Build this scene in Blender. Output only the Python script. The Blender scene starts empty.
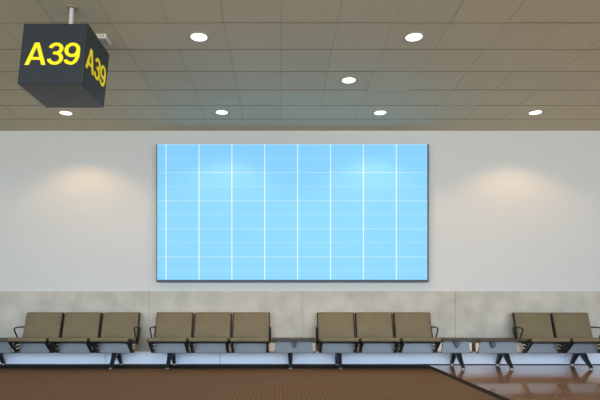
import bpy, bmesh, math, random
from mathutils import Vector, Matrix
random.seed(7)
S = bpy.context.scene
C = S.collection
F = 536.0; CZ = 1.085; WALL = 9.3; CEIL = 4.052

# ------------------------------------------------------------------ materials
def lin(c):
    return tuple((v/255/12.92 if v/255 <= .04045 else ((v/255+.055)/1.055)**2.4) for v in c)
def mat(name, col, rough=.6, metal=0.0, spec=.5, var=0.0, vscale=8.0, bump=0.0, bscale=60.0, detail=4.0):
    m = bpy.data.materials.new(name); m.use_nodes = True
    nt = m.node_tree; b = nt.nodes['Principled BSDF']
    c = tuple(col) + (1,)
    b.inputs['Base Color'].default_value = c
    b.inputs['Roughness'].default_value = rough
    b.inputs['Metallic'].default_value = metal
    b.inputs['Specular IOR Level'].default_value = spec
    tc = nt.nodes.new('ShaderNodeTexCoord')
    if var:
        n = nt.nodes.new('ShaderNodeTexNoise'); n.inputs['Scale'].default_value = vscale
        n.inputs['Detail'].default_value = detail
        nt.links.new(tc.outputs['Object'], n.inputs['Vector'])
        r = nt.nodes.new('ShaderNodeValToRGB')
        r.color_ramp.elements[0].position = .3; r.color_ramp.elements[1].position = .7
        r.color_ramp.elements[0].color = tuple(v*(1-var) for v in col)+(1,)
        r.color_ramp.elements[1].color = tuple(min(1, v*(1+var)) for v in col)+(1,)
        nt.links.new(n.outputs['Fac'], r.inputs['Fac'])
        nt.links.new(r.outputs['Color'], b.inputs['Base Color'])
    if bump:
        n = nt.nodes.new('ShaderNodeTexNoise'); n.inputs['Scale'].default_value = bscale
        nt.links.new(tc.outputs['Object'], n.inputs['Vector'])
        bp = nt.nodes.new('ShaderNodeBump'); bp.inputs['Strength'].default_value = bump
        bp.inputs['Distance'].default_value = .01
        nt.links.new(n.outputs['Fac'], bp.inputs['Height'])
        nt.links.new(bp.outputs['Normal'], b.inputs['Normal'])
    return m
def emit(name, col, strength, base=(.8,.8,.8)):
    m = mat(name, base, .4)
    b = m.node_tree.nodes['Principled BSDF']
    b.inputs['Emission Color'].default_value = tuple(col)+(1,)
    b.inputs['Emission Strength'].default_value = strength
    return m
def math_node(nt, op, a, b=None, c=None):
    n = nt.nodes.new('ShaderNodeMath'); n.operation = op
    for i, v in enumerate((a, b, c)):
        if v is None: continue
        if isinstance(v, (int, float)): n.inputs[i].default_value = v
        else: nt.links.new(v, n.inputs[i])
    return n.outputs[0]
def mix(nt, fac, a, b):
    n = nt.nodes.new('ShaderNodeMix'); n.data_type = 'RGBA'
    nt.links.new(fac, n.inputs['Factor'])
    for v, i in ((a, 6), (b, 7)):
        if isinstance(v, tuple): n.inputs[i].default_value = v + ((1,) if len(v) == 3 else ())
        else: nt.links.new(v, n.inputs[i])
    return n.outputs[2]

M = {}
M['wall'] = mat('white_plaster', (.625,.672,.708), .6, spec=.3, var=.012, vscale=.8)
M['concrete'] = mat('cast_concrete', (.50,.505,.475), .6, spec=.3, var=.15, vscale=3.0, bump=.15, bscale=25, detail=12)
M['skirting'] = mat('white_skirting_enamel', (.66,.79,1.0), .35, spec=.4)
M['dark'] = mat('black_plastic', (.016,.017,.019), .45)
M['recess'] = mat('dark_recess', (.02,.02,.022), .8)
M['leg'] = mat('charcoal_cast_metal', (.035,.045,.062), .38, .4)
M['glide'] = mat('grey_glide', (.35,.35,.36), .35, .6)
M['cushion'] = mat('olive_taupe_leatherette', (.178,.155,.098), .55, spec=.35, var=.10, vscale=5, bump=.08, bscale=120)
M['cover'] = mat('satin_blue_grey_aluminium', (.15,.185,.225), .4, .3, var=.05, vscale=3)
M['beam'] = mat('warm_polished_aluminium', (.42,.35,.28), .4, .4)
M['table'] = mat('dark_grey_laminate', (.05,.05,.048), .6)
M['frame'] = mat('slate_frame', (.035,.055,.085), .5)
M['signbox'] = mat('charcoal_sign_enamel', (.020,.029,.042), .36, spec=.4)
M['yellow'] = emit('yellow_lettering', (1,.80,.0), .10, (.84,.72,.006))
M['pole'] = mat('pale_grey_tube', (.6,.62,.65), .35, .2)
M['trimring'] = mat('white_trim_ring', (.45,.43,.38), .5)
M['lamp'] = emit('lit_lens', (1,.95,.84), 1.3)
M['device'] = mat('off_white_plastic', (.62,.6,.56), .5)
M['gasket'] = mat('tile_gasket', (.465,.445,.335), .8)
M['ceilback'] = mat('ceiling_void', (.28,.26,.20), .9)
M['side'] = mat('side_wall_plaster', (.6,.6,.58), .7)
M['border'] = mat('carpet_border_and_seat_shade', (.033,.025,.020), .9, spec=.1, var=.2, vscale=60)

def ceiling_mat():
    m = mat('ceiling_tile', (.5,.45,.35), .55, spec=.25); nt = m.node_tree; b = nt.nodes['Principled BSDF']
    at = nt.nodes.new('ShaderNodeAttribute'); at.attribute_name = 'tint'
    tc = nt.nodes.new('ShaderNodeTexCoord')
    n = nt.nodes.new('ShaderNodeTexNoise'); n.inputs['Scale'].default_value = .35
    nt.links.new(tc.outputs['Object'], n.inputs['Vector'])
    c1 = mix(nt, n.outputs['Fac'], (.56,.54,.40), (.62,.555,.415))
    mx = nt.nodes.new('ShaderNodeMix'); mx.data_type = 'RGBA'; mx.blend_type = 'MULTIPLY'; mx.inputs['Factor'].default_value = 1
    nt.links.new(c1, mx.inputs[6]); nt.links.new(at.outputs['Color'], mx.inputs[7])
    nt.links.new(mx.outputs[2], b.inputs['Base Color'])
    return m
M['ceil'] = ceiling_mat()

def carpet_mat():
    m = mat('brown_ribbed_carpet', (.2,.11,.06), .95, spec=.1); nt = m.node_tree; b = nt.nodes['Principled BSDF']
    tc = nt.nodes.new('ShaderNodeTexCoord'); sp = nt.nodes.new('ShaderNodeSeparateXYZ')
    nt.links.new(tc.outputs['Object'], sp.inputs[0])
    fx = math_node(nt, 'SINE', math_node(nt, 'MULTIPLY', sp.outputs[0], 2*math.pi/.052))
    fy = math_node(nt, 'SINE', math_node(nt, 'MULTIPLY', sp.outputs[1], 2*math.pi/.20))
    p = math_node(nt, 'MULTIPLY_ADD', math_node(nt, 'ADD', fx, math_node(nt, 'MULTIPLY', fy, .8)), .28, .5)
    n = nt.nodes.new('ShaderNodeTexNoise'); n.inputs['Scale'].default_value = 1.1; n.inputs['Detail'].default_value = 3
    nt.links.new(tc.outputs['Object'], n.inputs['Vector'])
    a = mix(nt, n.outputs['Fac'], (.145,.099,.063), (.165,.107,.067))
    c = mix(nt, n.outputs['Fac'], (.225,.153,.097), (.250,.164,.102))
    nt.links.new(mix(nt, p, a, c), b.inputs['Base Color'])
    bp = nt.nodes.new('ShaderNodeBump'); bp.inputs['Strength'].default_value = .35; bp.inputs['Distance'].default_value = .006
    nt.links.new(p, bp.inputs['Height']); nt.links.new(bp.outputs['Normal'], b.inputs['Normal'])
    return m
M['carpet'] = carpet_mat()

def stone_mat():
    m = mat('polished_brown_stone', (.24,.14,.095),   .07, spec=.9); nt = m.node_tree; b = nt.nodes['Principled BSDF']
    tc = nt.nodes.new('ShaderNodeTexCoord')
    n = nt.nodes.new('ShaderNodeTexNoise'); n.inputs['Scale'].default_value = 5; n.inputs['Detail'].default_value = 8
    nt.links.new(tc.outputs['Object'], n.inputs['Vector'])
    br = nt.nodes.new('ShaderNodeTexBrick'); br.offset = 0; br.inputs['Scale'].default_value = 1
    br.inputs['Brick Width'].default_value = .6; br.inputs['Row Height'].default_value = .6
    br.inputs['Mortar Size'].default_value = .004
    br.inputs['Color1'].default_value = (1,1,1,1); br.inputs['Color2'].default_value = (.86,.86,.86,1)
    br.inputs['Mortar'].default_value = (.35,.35,.35,1)
    nt.links.new(tc.outputs['Object'], br.inputs['Vector'])
    c = mix(nt, n.outputs['Fac'], (.34,.20,.125), (.52,.33,.22))
    mx = nt.nodes.new('ShaderNodeMix'); mx.data_type = 'RGBA'; mx.blend_type = 'MULTIPLY'; mx.inputs['Factor'].default_value = 1
    nt.links.new(c, mx.inputs[6]); nt.links.new(br.outputs['Color'], mx.inputs[7])
    nt.links.new(mx.outputs[2], b.inputs['Base Color'])
    return m
M['stone'] = stone_mat()

def board_mat():
    m = mat('pale_blue_grid_print', (.3,.7,1), .5, spec=.2); nt = m.node_tree; b = nt.nodes['Principled BSDF']
    tc = nt.nodes.new('ShaderNodeTexCoord'); sp = nt.nodes.new('ShaderNodeSeparateXYZ')
    nt.links.new(tc.outputs['Object'], sp.inputs[0])
    def line(src, first, pitch, w):
        t = math_node(nt, 'DIVIDE', math_node(nt, 'SUBTRACT', src, first - pitch/2), pitch)
        fr = math_node(nt, 'ABSOLUTE', math_node(nt, 'SUBTRACT', math_node(nt, 'FRACT', t), .5))
        return math_node(nt, 'LESS_THAN', fr, w/2/pitch)
    v = line(sp.outputs[0], -1.949, .5626, .0145)
    h1 = line(sp.outputs[2], CZ+(302-172.5)*9.17/F, 28.1*9.17/F, .018)
    h2 = line(sp.outputs[2], CZ+(302-158.2)*9.17/F, 28.1*9.17/F, .016)
    f = math_node(nt, 'MULTIPLY', v, .72)
    f = math_node(nt, 'MAXIMUM', f, math_node(nt, 'MULTIPLY', h1, .20))
    f = math_node(nt, 'MAXIMUM', f, math_node(nt, 'MULTIPLY', h2, .10))
    col = mix(nt, f, (.225,.60,.97), (.90,1.0,1.0))
    nt.links.new(mix(nt, f, (.135,.36,.58), (.56,.60,.60)), b.inputs['Base Color']); nt.links.new(col, b.inputs['Emission Color'])
    b.inputs['Emission Strength'].default_value = BOARD_E
    return m
BOARD_E = .28
M['board'] = board_mat()

# ------------------------------------------------------------------ mesh helpers
def obj(name, bm, m, parent=None, loc=None, bevel=0, seg=2, smooth=True):
    bmesh.ops.recalc_face_normals(bm, faces=bm.faces)
    me = bpy.data.meshes.new(name); bm.to_mesh(me); bm.free()
    if m is not None:
        for k in (m if isinstance(m, list) else [m]): me.materials.append(k)
    o = bpy.data.objects.new(name, me); C.objects.link(o)
    if parent is not None: o.parent = parent
    if loc is not None: o.location = loc
    if bevel:
        md = o.modifiers.new('bevel', 'BEVEL'); md.width = bevel; md.segments = seg; md.limit_method = 'ANGLE'
        md.angle_limit = math.radians(32)
        md.harden_normals = False
    if smooth:
        for p in me.polygons: p.use_smooth = True
        me.set_sharp_from_angle(angle=math.radians(38))
    return o
def box(bm, x0, x1, y0, y1, z0, z1, mi=0):
    vs = [bm.verts.new((x, y, z)) for x in (x0, x1) for y in (y0, y1) for z in (z0, z1)]
    fs = []
    for q in ((0,1,3,2), (4,6,7,5), (0,4,5,1), (2,3,7,6), (0,2,6,4), (1,5,7,3)):
        f = bm.faces.new([vs[i] for i in q]); f.material_index = mi; fs.append(f)
    return fs
def prism(bm, pts, x0, x1, x0b=None):
    """polygon of (y, z) points extruded along x"""
    a = [bm.verts.new((x0, y, z)) for y, z in pts]; b = [bm.verts.new((x1, y, z)) for y, z in pts]
    bm.faces.new(a); bm.faces.new(b[::-1])
    for i in range(len(pts)):
        j = (i+1) % len(pts); bm.faces.new((a[i], b[i], b[j], a[j]))
def tube(bm, pts, r, n=10, closed=False):
    rings = []; N = len(pts); up = Vector((1, 0, 0))
    P = [Vector(p) for p in pts]
    for i in range(N):
        a = P[i-1] if (closed or i > 0) else P[i]; b = P[(i+1) % N] if (closed or i < N-1) else P[i]
        t = (b-a).normalized()
        u = t.cross(up)
        if u.length < 1e-3: u = t.cross(Vector((0, 1, 0)))
        u.normalize(); v = t.cross(u).normalized()
        rings.append([bm.verts.new(P[i]+r*(math.cos(k*2*math.pi/n)*u+math.sin(k*2*math.pi/n)*v)) for k in range(n)])
    for i in range(N if closed else N-1):
        A, B = rings[i], rings[(i+1) % N]
        for k in range(n): bm.faces.new((A[k], A[(k+1) % n], B[(k+1) % n], B[k]))
    if not closed:
        bm.faces.new(rings[0][::-1]); bm.faces.new(rings[-1])
def lathe(bm, prof, n=40):
    rings = [[bm.verts.new((r*math.cos(k*2*math.pi/n), r*math.sin(k*2*math.pi/n), z)) for k in range(n)] for r, z in prof]
    for A, B in zip(rings, rings[1:]):
        for k in range(n): bm.faces.new((A[k], A[(k+1) % n], B[(k+1) % n], B[k]))
    return rings
def thing(name, label, cat, loc, group=None):
    o = bpy.data.objects.new(name, None); o.empty_display_size = .1; C.objects.link(o); o.location = loc
    return tag(o, label, cat, group)
def tag(o, label, cat, group=None):
    o['label'] = label; o['category'] = cat
    if group: o['group'] = group
    return o
def struct(o):
    o['kind'] = 'structure'; return o

# ------------------------------------------------------------------ the setting
X0, X1, YB = -11.0, 11.0, -5.0
bm = bmesh.new(); box(bm, X0, X1, YB, WALL+.3, -.2, 0); struct(obj('floor', bm, M['stone'], smooth=False))
# back wall with its upper white part
bm = bmesh.new(); box(bm, X0, X1, WALL, WALL+.3, 0, CEIL+.3)
struct(obj('wall_back', bm, M['wall'], smooth=False))
bm = bmesh.new(); box(bm, X0-.3, X0, YB, WALL+.3, -.2, CEIL+.3); struct(obj('wall_left', bm, M['side'], smooth=False))
bm = bmesh.new(); box(bm, X1, X1+.3, YB, WALL+.3, -.2, CEIL+.3); struct(obj('wall_right', bm, M['side'], smooth=False))
# concrete dado: cast panels with thin joints, standing 2 cm proud of the plaster
bm = bmesh.new(); xs = [X0] + [.385+2.65*k for k in range(-4, 5)] + [X1]
top = CZ+(302-291.2)*9.28/F
for a, b in zip(xs, xs[1:]):
    if b-a > .1: box(bm, a+.003, b-.003, WALL-.022, WALL, .222, top)
box(bm, X0, X1, WALL-.012, WALL, .222, top-.004)
struct(obj('trim_1', bm, M['concrete'], smooth=False))
# white skirting panels below it, on a dark recessed plinth
bm = bmesh.new(); xs = [X0] + [2.945+1.99*k for k in range(-7, 5)] + [X1]
for a, b in zip(xs, xs[1:]):
    if b-a > .1: box(bm, a+.003, b-.003, WALL-.03, WALL, .012, .226)
struct(obj('baseboard_back', bm, M['skirting'], bevel=.003, smooth=False))
bm = bmesh.new(); box(bm, X0, X1, WALL-.014, WALL, 0, .222); struct(obj('trim_2', bm, M['recess'], smooth=False))

# ceiling: a field of 0.6 m tiles hung below a slab, one plain strip along the wall
bm = bmesh.new(); lay = bm.loops.layers.float_color.new('tint')
EDGE = 8.69
def tile(x0, x1, y0, y1, z, t, tilt=0.0):
    fs = box(bm, x0, x1, y0, y1, z, z+.02)
    vs = {v for f in fs for v in f.verts}
    for v in vs:
        if v.co.y > (y0+y1)/2: v.co.z += tilt
    for f in fs:
        for l in f.loops: l[lay] = (t, t*1.0, t*.995, 1)
nx = int((X1-X0)/.6)+2; ny = int((EDGE-YB)/.6)+1
for i in range(nx):
    for j in range(ny):
        xa = .01+.6*(i-nx//2); ya = EDGE-.6*(j+1)
        xb = min(xa+.6, X1); xa2 = max(xa, X0)
        if xb-xa2 < .05: continue
        tl = random.uniform(-.002, .002)
        if i-nx//2 == 2 and j == 2: tl = -.012
        tile(xa2, xb, max(ya, YB)+.004, ya+.6-.004, CEIL+random.uniform(-.0015, .0015), random.uniform(.98, 1.02), tl)
tile(X0, X1, EDGE+.004, WALL, CEIL+.004, .97)
box(bm, X0, X1, YB, WALL+.3, CEIL+.045, CEIL+.3, 1)
for j in range(ny):                                  # dark gaskets between the rows, fainter ones across
    y = EDGE-.6*j; box(bm, X0, X1, y-.008, y+.008, CEIL-.003, CEIL+.01, 1)
for i in range(nx):
    x = .01+.6*(i-nx//2)
    if X0 < x < X1: box(bm, x-.003, x+.003, YB, EDGE, CEIL-.0025, CEIL+.01, 2)
struct(obj('ceiling', bm, [M['ceil'], M['ceilback'], M['gasket']], smooth=False))

# carpet with its dark border, widened at the wall to paint in seat shade
CX = 2.43
bm = bmesh.new(); box(bm, -10.9, CX, YB+.1, WALL-.60, 0, .004)
cp = tag(obj('carpet', bm, M['carpet'], smooth=False), 'brown ribbed carpet with dark border covering most of the floor', 'carpet')
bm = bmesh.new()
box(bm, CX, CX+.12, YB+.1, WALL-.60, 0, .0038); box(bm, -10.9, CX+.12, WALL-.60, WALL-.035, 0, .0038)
b = obj('border', bm, M['border'], cp, smooth=False); b['label'] = 'dark brown carpet border, widened at the wall as painted seat shade'

# ------------------------------------------------------------------ billboard
BY = 9.17
bx0, bx1 = (157-280)*BY/F, (428-280)*BY/F
bz1, bz0 = CZ+(302-144)*BY/F, CZ-(280-302)*BY/F
bb = thing('billboard', 'large blank pale blue billboard with white grid lines on the wall', 'billboard', (0, WALL, 0))
bm = bmesh.new(); box(bm, bx0+.004, bx1-.012, BY, BY+.03, bz0+.004, bz1)
obj('panel', bm, M['board'], bb, (0, -WALL, 0), smooth=False)
bm = bmesh.new()
box(bm, bx0-.012, bx1+.016, BY+.01, WALL, bz0-.035, bz0)
box(bm, bx0-.012, bx0, BY+.01, WALL, bz0, bz1+.004)
box(bm, bx1-.008, bx1+.016, BY+.01, WALL, bz0, bz1+.004)
box(bm, bx0, bx1, BY+.01, WALL, bz1, bz1+.004)
box(bm, bx0, bx1, BY+.045, WALL-.002, bz0, bz1)
obj('frame', bm, M['frame'], bb, (0, -WALL, 0), smooth=False)

# ------------------------------------------------------------------ hanging sign A39
SC = 5.395; w = .61
sg = thing('hanging_sign', 'dark cube gate sign with yellow A39 lettering hanging from ceiling', 'sign', (-2.11, SC, CEIL))
sx0, sx1 = (23.8-280)*5.1/F+2.11, (88.4-280)*5.1/F+2.11
zt, zb = CZ+278.5*5.1/F-CEIL, CZ+218.3*5.1/F-CEIL
yf, yk = 5.1-SC, 5.735-SC
SH = -.062/(zb-zt)                                # the sign hangs slightly askew: sideways lean per metre of drop
def lean(v): v.x += (v.z-zt)*SH
bm = bmesh.new(); box(bm, sx0, sx1, yf, yk, zb, zt)
for v in bm.verts: lean(v.co)
obj('box', bm, M['signbox'], sg, bevel=.006)
bm = bmesh.new(); box(bm, sx0-.002, sx1+.002, yf-.002, yk+.002, zb+.028, zb+.030)
for v in bm.verts: lean(v.co)
obj('seam', bm, M['dark'], sg, smooth=False)
bm = bmesh.new(); tube(bm, [(.016, 0, 0), (-.004, 0, zt-.002)], .022, 14)
o = obj('pole', bm, M['pole'], sg); o['label'] = 'pale grey suspension pole'
bm = bmesh.new(); r_ = lathe(bm, [(.0, -.001), (.05, -.001), (.05, -.012), (.024, -.016), (.0, -.016)], 24)
bmesh.ops.remove_doubles(bm, verts=bm.verts, dist=1e-5)
for v in bm.verts: v.co.x += .018
obj('ceiling_plate', bm, M['ceilback'], sg)
bm = bmesh.new(); lathe(bm, [(.0, zb-.003), (.009, zb-.003), (.009, zb+.002), (.0, zb+.002)], 12)
bmesh.ops.remove_doubles(bm, verts=bm.verts, dist=1e-5)
for v in bm.verts: v.co.x += (sx0+sx1)/2-.054; v.co.y += .0
obj('screw', bm, M['dark'], sg)
def letters(name, txt, xa, xb, z0, z1, to3d):
    bm = bmesh.new()
    lift = [0]
    def quad(p):
        lift[0] += .0009; bm.faces.new([bm.verts.new((x, y, lift[0])) for x, y in p])
    def ribbon(pts, wd, closed=False):
        P = [Vector(p) for p in pts]; N = len(P); rows = []; lift[0] += .0009
        for i, p in enumerate(P):
            a = P[i-1] if (i or closed) else p; b = P[(i+1) % N] if (i < N-1 or closed) else p
            t = (b-a).normalized(); n = Vector((-t.y, t.x))*wd/2
            rows.append([bm.verts.new((*(p+n), lift[0])), bm.verts.new((*(p-n), lift[0]))])
        for i in range(N if closed else N-1):
            A, B = rows[i], rows[(i+1) % N]; bm.faces.new((A[0], A[1], B[1], B[0]))
    def arc(cx, cy, rx, ry, a0, a1, n=28):
        return [(cx+rx*math.cos(math.radians(a0+(a1-a0)*k/n)), cy+ry*math.sin(math.radians(a0+(a1-a0)*k/n))) for k in range(n+1)]
    for ch, x in txt:
        lift[0] = 0
        if ch == 'A':
            quad([(x, 0), (x+.15, 0), (x+.37, .80), (x+.37, 1), (x+.29, 1)]); quad([(x+.74, 0), (x+.59, 0), (x+.37, .80), (x+.37, 1), (x+.45, 1)])
            quad([(x+.212, .225), (x+.528, .225), (x+.494, .35), (x+.246, .35)])
        if ch == '3':
            ribbon(arc(x+.285, .735, .19, .195, 172, -72), .135); ribbon(arc(x+.285, .30, .215, .23, 76, -172), .135)
            quad([(x+.20, .47), (x+.33, .47), (x+.33, .59), (x+.20, .59)])
        if ch == '9':
            ribbon(arc(x+.28, .675, .21, .255, 0, 360)[:-1], .135, True); ribbon(arc(x+.275, .50, .218, .43, 24, -112, 24)+arc(x+.265, .29, .195, .22, -118, -165, 8), .132)
    ext = bmesh.ops.extrude_face_region(bm, geom=bm.faces[:])
    for v in ext['geom']:
        if isinstance(v, bmesh.types.BMVert): v.co.z += .004
    bmesh.ops.recalc_face_normals(bm, faces=bm.faces)
    me = bpy.data.meshes.new(name); bm.to_mesh(me); bm.free()
    xs = [v.co.x for v in me.vertices]; ys = [v.co.y for v in me.vertices]
    for v in me.vertices:
        u = (v.co.x-min(xs))/(max(xs)-min(xs)); t = (v.co.y-min(ys))/(max(ys)-min(ys)); d = v.co.z
        v.co = to3d(xa+(xb-xa)*u, z0+(z1-z0)*t, d)
        v.co.x += (v.co.z-zt)*SH
    me.materials.clear(); me.materials.append(M['yellow']); me.name = name
    q = bpy.data.objects.new(name, me); C.objects.link(q); q.parent = sg
    return q
H = zt-zb
q = letters('lettering', (('A', 0), ('3', .765), ('9', 1.345)), sx0+.050, sx1-.048, zt-H*.690, zt-H*.320, lambda a, z, d: Vector((a, yf-d, z)))
q['label'] = 'yellow A39 on the front face'
q = letters('lettering', (('A', 0), ('3', .765), ('9', 1.345)), yf+.035, yk-.055, zt-H*.690, zt-H*.320, lambda a, z, d: Vector((sx1+d, a, z)))
q['label'] = 'yellow A39 on the side face'

# small white box on the ceiling behind the sign
dv = thing('ceiling_device', 'small off-white slotted box on the ceiling behind the hanging sign', 'ceiling device', (-2.02, 6.02, CEIL))
bm = bmesh.new(); box(bm, -.125, .10, -.10, .09, -.05, -.001); obj('housing', bm, M['device'], dv, bevel=.008)
bm = bmesh.new()
for k in range(5): box(bm, -.08+.034*k, -.062+.034*k, -.102, -.098, -.038, -.014)
for k in range(5): box(bm, -.08+.034*k, -.062+.034*k, -.07, .06, -.052, -.049)
obj('slots', bm, M['ceilback'], dv, smooth=False)

# ------------------------------------------------------------------ recessed downlights
def downlight_parts(t):
    bm = bmesh.new(); lathe(bm, [(.122, -.001), (.121, -.006), (.096, -.007), (.090, -.002), (.090, .03)], 40)
    obj('trim_ring', bm, M['trimring'], t)
    bm = bmesh.new(); r = lathe(bm, [(.0005, -.0035), (.06, -.0035), (.0905, -.0025)], 40)
    bm.faces.new(r[0]); obj('lens', bm, M['lamp'], t)
dl = [(-.907, 6.0, 'round recessed ceiling downlight near the hanging sign, front row left', 0),
      (1.5, 6.0, 'round recessed ceiling downlight in the front row, right of billboard centre', 0),
      (.92, 7.17, 'round recessed ceiling downlight alone in the middle row', 0),
      (-3.36, 8.41, 'round recessed ceiling downlight seen just below the hanging sign', 1),
      (-.91, 8.38, 'round recessed ceiling downlight above the left part of the billboard, near wall', 1),
      (1.57, 8.40, 'round recessed ceiling downlight above the right part of the billboard, near wall', 1),
      (4.0, 8.39, 'round recessed ceiling downlight at far right, right of the billboard', 1)]
SPOT = 23
first = None
for x, y, lab, near in dl:
    t = thing('recessed_downlight', lab, 'ceiling light', (x, y, CEIL), 'ceiling downlights')
    if first is None: downlight_parts(t); first = t
    else:
        for ch in list(first.children):
            if ch.type != 'MESH': continue
            c = ch.copy(); C.objects.link(c); c.parent = t
    L = bpy.data.lights.new('downlight_lamp', 'SPOT'); L.energy = SPOT*(1 if near else .8); L.color = (1, .55, .24)
    L.spot_size = math.radians(124); L.spot_blend = .45; L.shadow_soft_size = .06
    lo = bpy.data.objects.new('downlight_lamp', L); C.objects.link(lo); lo.parent = t; lo.location = (0, 0, -.03)

# ------------------------------------------------------------------ seating: benches of seats and a side table on one beam
D0 = 8.9                                            # bench-local y = 0
def yz(pts): return [(d-D0, z) for d, z in pts]
BACK = yz([(8.925, .425), (8.945, .50), (9.035, .75), (9.085, .875), (9.10, .897), (9.125, .900), (9.135, .885), (9.095, .76), (9.00, .50), (8.975, .42)])
SHELL = yz([(8.955, .40), (8.975, .50), (9.070, .76), (9.112, .882), (9.135, .905), (9.160, .895), (9.135, .80), (9.04, .52), (9.01, .40)])
PAN = yz([(8.985, .425), (8.70, .475), (8.52, .515), (8.465, .518), (8.438, .500), (8.436, .470), (8.455, .452), (8.60, .437), (8.985, .375)])
PSHELL = yz([(9.01, .385), (8.99, .365), (8.62, .424), (8.47, .446), (8.452, .465), (8.475, .500), (8.70, .460), (8.99, .408)])
PI = math.pi
def arc_loop(x):
    pts = [(8.735, .655), (8.90, .665), (9.06, .655), (9.085, .63), (9.04, .54), (8.985, .43), (8.93, .40), (8.865, .43), (8.79, .53), (8.715, .63)]
    return [(x, d-D0, z) for d, z in pts]
def smooth_loop(p, k=4):
    out = []; N = len(p); P = [Vector(q) for q in p]
    for i in range(N):
        a, b, c, d = P[i-1], P[i], P[(i+1) % N], P[(i+2) % N]
        for s in range(k):
            t = s/k
            out.append(.5*((2*b)+(c-a)*t+(2*a-5*b+4*c-d)*t*t+(3*b-a-3*c+d)*t**3))
    return out
MESH = {}
def shared(key, name, build, m, parent, loc, bevel=0, seg=2):
    """first use builds the part, later uses are copies of that object"""
    if key not in MESH:
        bm = bmesh.new(); build(bm); MESH[key] = obj(name, bm, m, None, None, bevel, seg); o = MESH[key]
    else:
        o = MESH[key].copy(); C.objects.link(o)
    o.parent = parent; o.location = loc
    return o
def bracket(bm):
    t = .016
    A, B, Cc = Vector((0, 8.70-D0, .275)), Vector((0, 8.475-D0, .452)), Vector((0, 8.96-D0, .385))
    def bar(p, q, wd):
        dr = (q-p).normalized(); n = Vector((0, -dr.z, dr.y))*wd/2
        a = [p-n, p+n, q+n, q-n]
        v0 = [bm.verts.new((-t, v.y, v.z)) for v in a]; v1 = [bm.verts.new((t, v.y, v.z)) for v in a]
        bm.faces.new(v0); bm.faces.new(v1[::-1])
        for i in range(4): bm.faces.new((v0[i], v1[i], v1[(i+1) % 4], v0[(i+1) % 4]))
    bar(A, B, .036); bar(B, Cc, .03); bar(A+Vector((0, .03, 0)), Cc, .04)
    bar((A+B)/2, (B+Cc)/2, .022); bar((A+B)/2+Vector((0,.05,-.03)), Cc+Vector((0,-.10,.0)), .02)
    box(bm, -.022, .022, 8.685-D0, 8.76-D0, .255, .31)
def leg_bm(bm):
    r = yz([(8.885, .262), (9.115, .262), (9.165, .16), (9.262, .022), (9.205, .022), (9.105, .150), (9.02, .208), (8.94, .208), (8.86, .135), (8.70, .022), (8.635, .022), (8.79, .15)])
    # flat tapering A-shaped plate, thicker at the top
    n = len(r); zs = [z for _, z in r]
    def hw(z): return .022+.022*min(1, max(0, (z-.02)/.22))
    a = [bm.verts.new((-hw(z), y, z)) for y, z in r]; b = [bm.verts.new((hw(z), y, z)) for y, z in r]
    bm.faces.new(a); bm.faces.new(b[::-1])
    for i in range(n): bm.faces.new((a[i], b[i], b[(i+1) % n], a[(i+1) % n]))
    bmesh.ops.triangulate(bm, faces=[f for f in bm.faces if len(f.verts) > 4])
def glide_bm(bm):
    lathe(bm, [(.0, 0), (.034, 0), (.034, .010), (.018, .022), (.016, .034), (.0, .034)], 16)
    bmesh.ops.remove_doubles(bm, verts=bm.verts, dist=1e-5)
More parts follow.
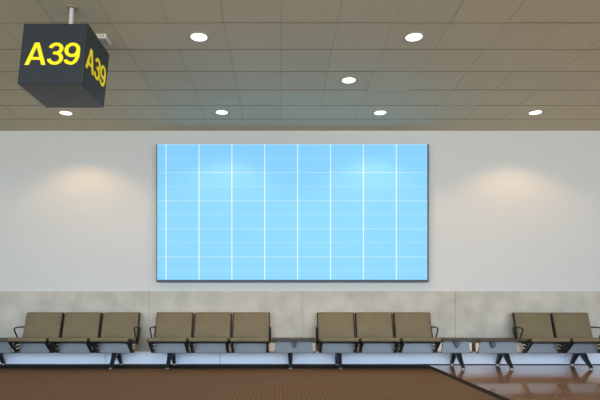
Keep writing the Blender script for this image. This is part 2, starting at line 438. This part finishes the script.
def make_bench(label, x0, x1, seats, table, legs, vx, zoff, lefty):
    """x0..x1 extent, seats: centres, table: (xa, xb), legs: x of both legs, vx: table bracket x"""
    xc = (x0+x1)/2
    t = thing('tandem_bench', label, 'bench', (xc, D0, zoff), 'airport benches along the wall')
    L = lambda x: x-xc
    def beam(bm):
        box(bm, L(x0)+.02, L(x1)-.02, 8.775-D0, 9.02-D0, .262, .425)
    bm = bmesh.new(); beam(bm); be = obj('beam', bm, M['beam'], t, bevel=.012)
    slots = [(c-.325, c+.325) for c in seats] + [table]
    for a, b in slots:
        bm = bmesh.new(); wd = (b-a)/2; y0, y1 = 8.752-D0, 8.79-D0
        za, zb_ = .250, .440
        f = [(-wd+.055, za), (wd-.055, za), (wd-.085, zb_), (-wd+.085, zb_)]
        v0 = [bm.verts.new((x, y0, z)) for x, z in f]; v1 = [bm.verts.new((x, y1, z)) for x, z in f]
        bm.faces.new(v0); bm.faces.new(v1[::-1])
        for i in range(4): bm.faces.new((v0[i], v1[i], v1[(i+1) % 4], v0[(i+1) % 4]))
        o = obj('beam_cover', bm, M['cover'], be, (L((a+b)/2), 0, 0), bevel=.004); 
    bm = bmesh.new(); box(bm, L(x0)+.02, L(x1)-.02, 8.758-D0, 8.80-D0, .246, .254); o = obj('lower_edge', bm, M['leg'], be, smooth=False)
    o['label'] = 'dark lower edge of the beam'
    for c in seats:
        p = L(c)
        s = shared('pan', 'seat', lambda bm: prism(bm, PAN, -.303, .303), M['cushion'], t, (p, 0, 0), .016, 3)
        q = shared('pshell', 'seat_shell', lambda bm: prism(bm, PSHELL, -.319, .319), M['dark'], s, (0, 0, 0), .004)
        b = shared('back', 'backrest', lambda bm: prism(bm, BACK, -.298, .298), M['cushion'], t, (p, 0, 0), .016, 3)
        q = shared('shell', 'back_shell', lambda bm: prism(bm, SHELL, -.313, .313), M['dark'], b, (0, 0, 0), .006)
        for sx in (-.285, .285):
            shared('bracket', 'seat_bracket', bracket, M['dark'], t, (p+sx, 0, 0))
    for ax in (min(seats)-.325, max(seats)+.325):
        shared('arm', 'armrest', lambda bm: tube(bm, smooth_loop(arc_loop(0)), .0115, 8, True), M['dark'], t, (L(ax), 0, 0))
    a, b = table
    bm = bmesh.new(); box(bm, L(a)+.015, L(b)-.015, 8.52-D0, 9.06-D0, .458, .478)
    tb = obj('side_table', bm, M['table'], t, bevel=.006); tb['label'] = 'dark grey flat side table of the bench'
    def wedge(bm):
        for xx in (0,):
            pr = [(-.062, .458), (.062, .458), (.012, .335), (-.012, .335)]
            v0 = [bm.verts.new((x, 8.700-D0, z)) for x, z in pr]; v1 = [bm.verts.new((x, 8.785-D0, z)) for x, z in pr]
            bm.faces.new(v0); bm.faces.new(v1[::-1])
            for i in range(4): bm.faces.new((v0[i], v1[i], v1[(i+1) % 4], v0[(i+1) % 4]))
        box(bm, -.05, .05, 8.56-D0, 9.03-D0, .444, .458)
    shared('wedge', 'table_bracket', wedge, M['leg'], tb, (L(vx), 0, 0))
    for lx in legs:
        lg = shared('leg', 'leg', leg_bm, M['leg'], t, (L(lx), 0, 0), .004)
        for gy in (8.665-D0, 9.235-D0):
            shared('glide', 'foot_glide', glide_bm, M['glide'], lg, (0, gy, 0))
    return t
make_bench('olive three-seat bench at far left, its table cut by the photo edge', -5.02, -2.36, [-3.995, -3.345, -2.695], (-5.0, -4.33), (-4.76, -2.74), -4.68, .0045, True)
make_bench('olive three-seat bench under the left half of the billboard', -2.12, .61, [-1.785, -1.135, -.485], (-.15, .60), (-1.82, .17), .236, .0045, False)
make_bench('olive three-seat bench under the right half of the billboard', .62, 3.17, [.94, 1.59, 2.24], (2.58, 3.165), (.98, 2.96), 2.885, .0045, False)
make_bench('olive two-seat bench on polished floor at far right', 3.18, 5.27, [4.275, 4.925], (3.185, 3.94), (3.745, 5.03), 3.47, 0, True)

# ------------------------------------------------------------------ daylight through the glazed front behind the camera
wd = bpy.data.worlds.new('world'); S.world = wd; wd.use_nodes = True; nt = wd.node_tree
bg = nt.nodes['Background']; tc = nt.nodes.new('ShaderNodeTexCoord'); sp = nt.nodes.new('ShaderNodeSeparateXYZ')
nt.links.new(tc.outputs['Generated'], sp.inputs[0])
rp = nt.nodes.new('ShaderNodeValToRGB'); e = rp.color_ramp.elements
e[0].position = .46; e[0].color = (.88,.86,.80,1); e[1].position = .52; e[1].color = (.85,.94,1.0,1)
n = e.new(.75); n.color = (.62,.80,1.0,1)
mr = nt.nodes.new('ShaderNodeMath'); mr.operation = 'MULTIPLY_ADD'; mr.inputs[1].default_value = .5; mr.inputs[2].default_value = .5
nt.links.new(sp.outputs[2], mr.inputs[0]); nt.links.new(mr.outputs[0], rp.inputs['Fac'])
nt.links.new(rp.outputs['Color'], bg.inputs['Color']); bg.inputs['Strength'].default_value = 3.0
L = bpy.data.lights.new('daylight_portal', 'AREA'); L.shape = 'RECTANGLE'; L.size = X1-X0; L.size_y = CEIL
L.cycles.is_portal = True
o = bpy.data.objects.new('daylight_portal', L); C.objects.link(o); o.location = (0, YB, CEIL/2); o.rotation_euler = (PI/2, 0, 0)

# ------------------------------------------------------------------ camera
cam = bpy.data.cameras.new('camera'); co = bpy.data.objects.new('camera', cam); C.objects.link(co)
co.location = (0, 0, CZ); co.rotation_euler = (PI/2, 0, 0)
cam.sensor_width = 36; cam.sensor_fit = 'HORIZONTAL'; cam.lens = 36*F/600; cam.shift_x = 20/600; cam.shift_y = 102/600
cam.clip_start = .05
S.camera = co
S.cycles.max_bounces = 10; S.cycles.diffuse_bounces = 6
S.cycles.use_denoising = True
S.cycles.caustics_reflective = False; S.cycles.caustics_refractive = False
vs = S.view_settings; vs.view_transform = 'Standard'; vs.look = 'None'; vs.exposure = 1.16; vs.gamma = 1; vs.use_curve_mapping = False
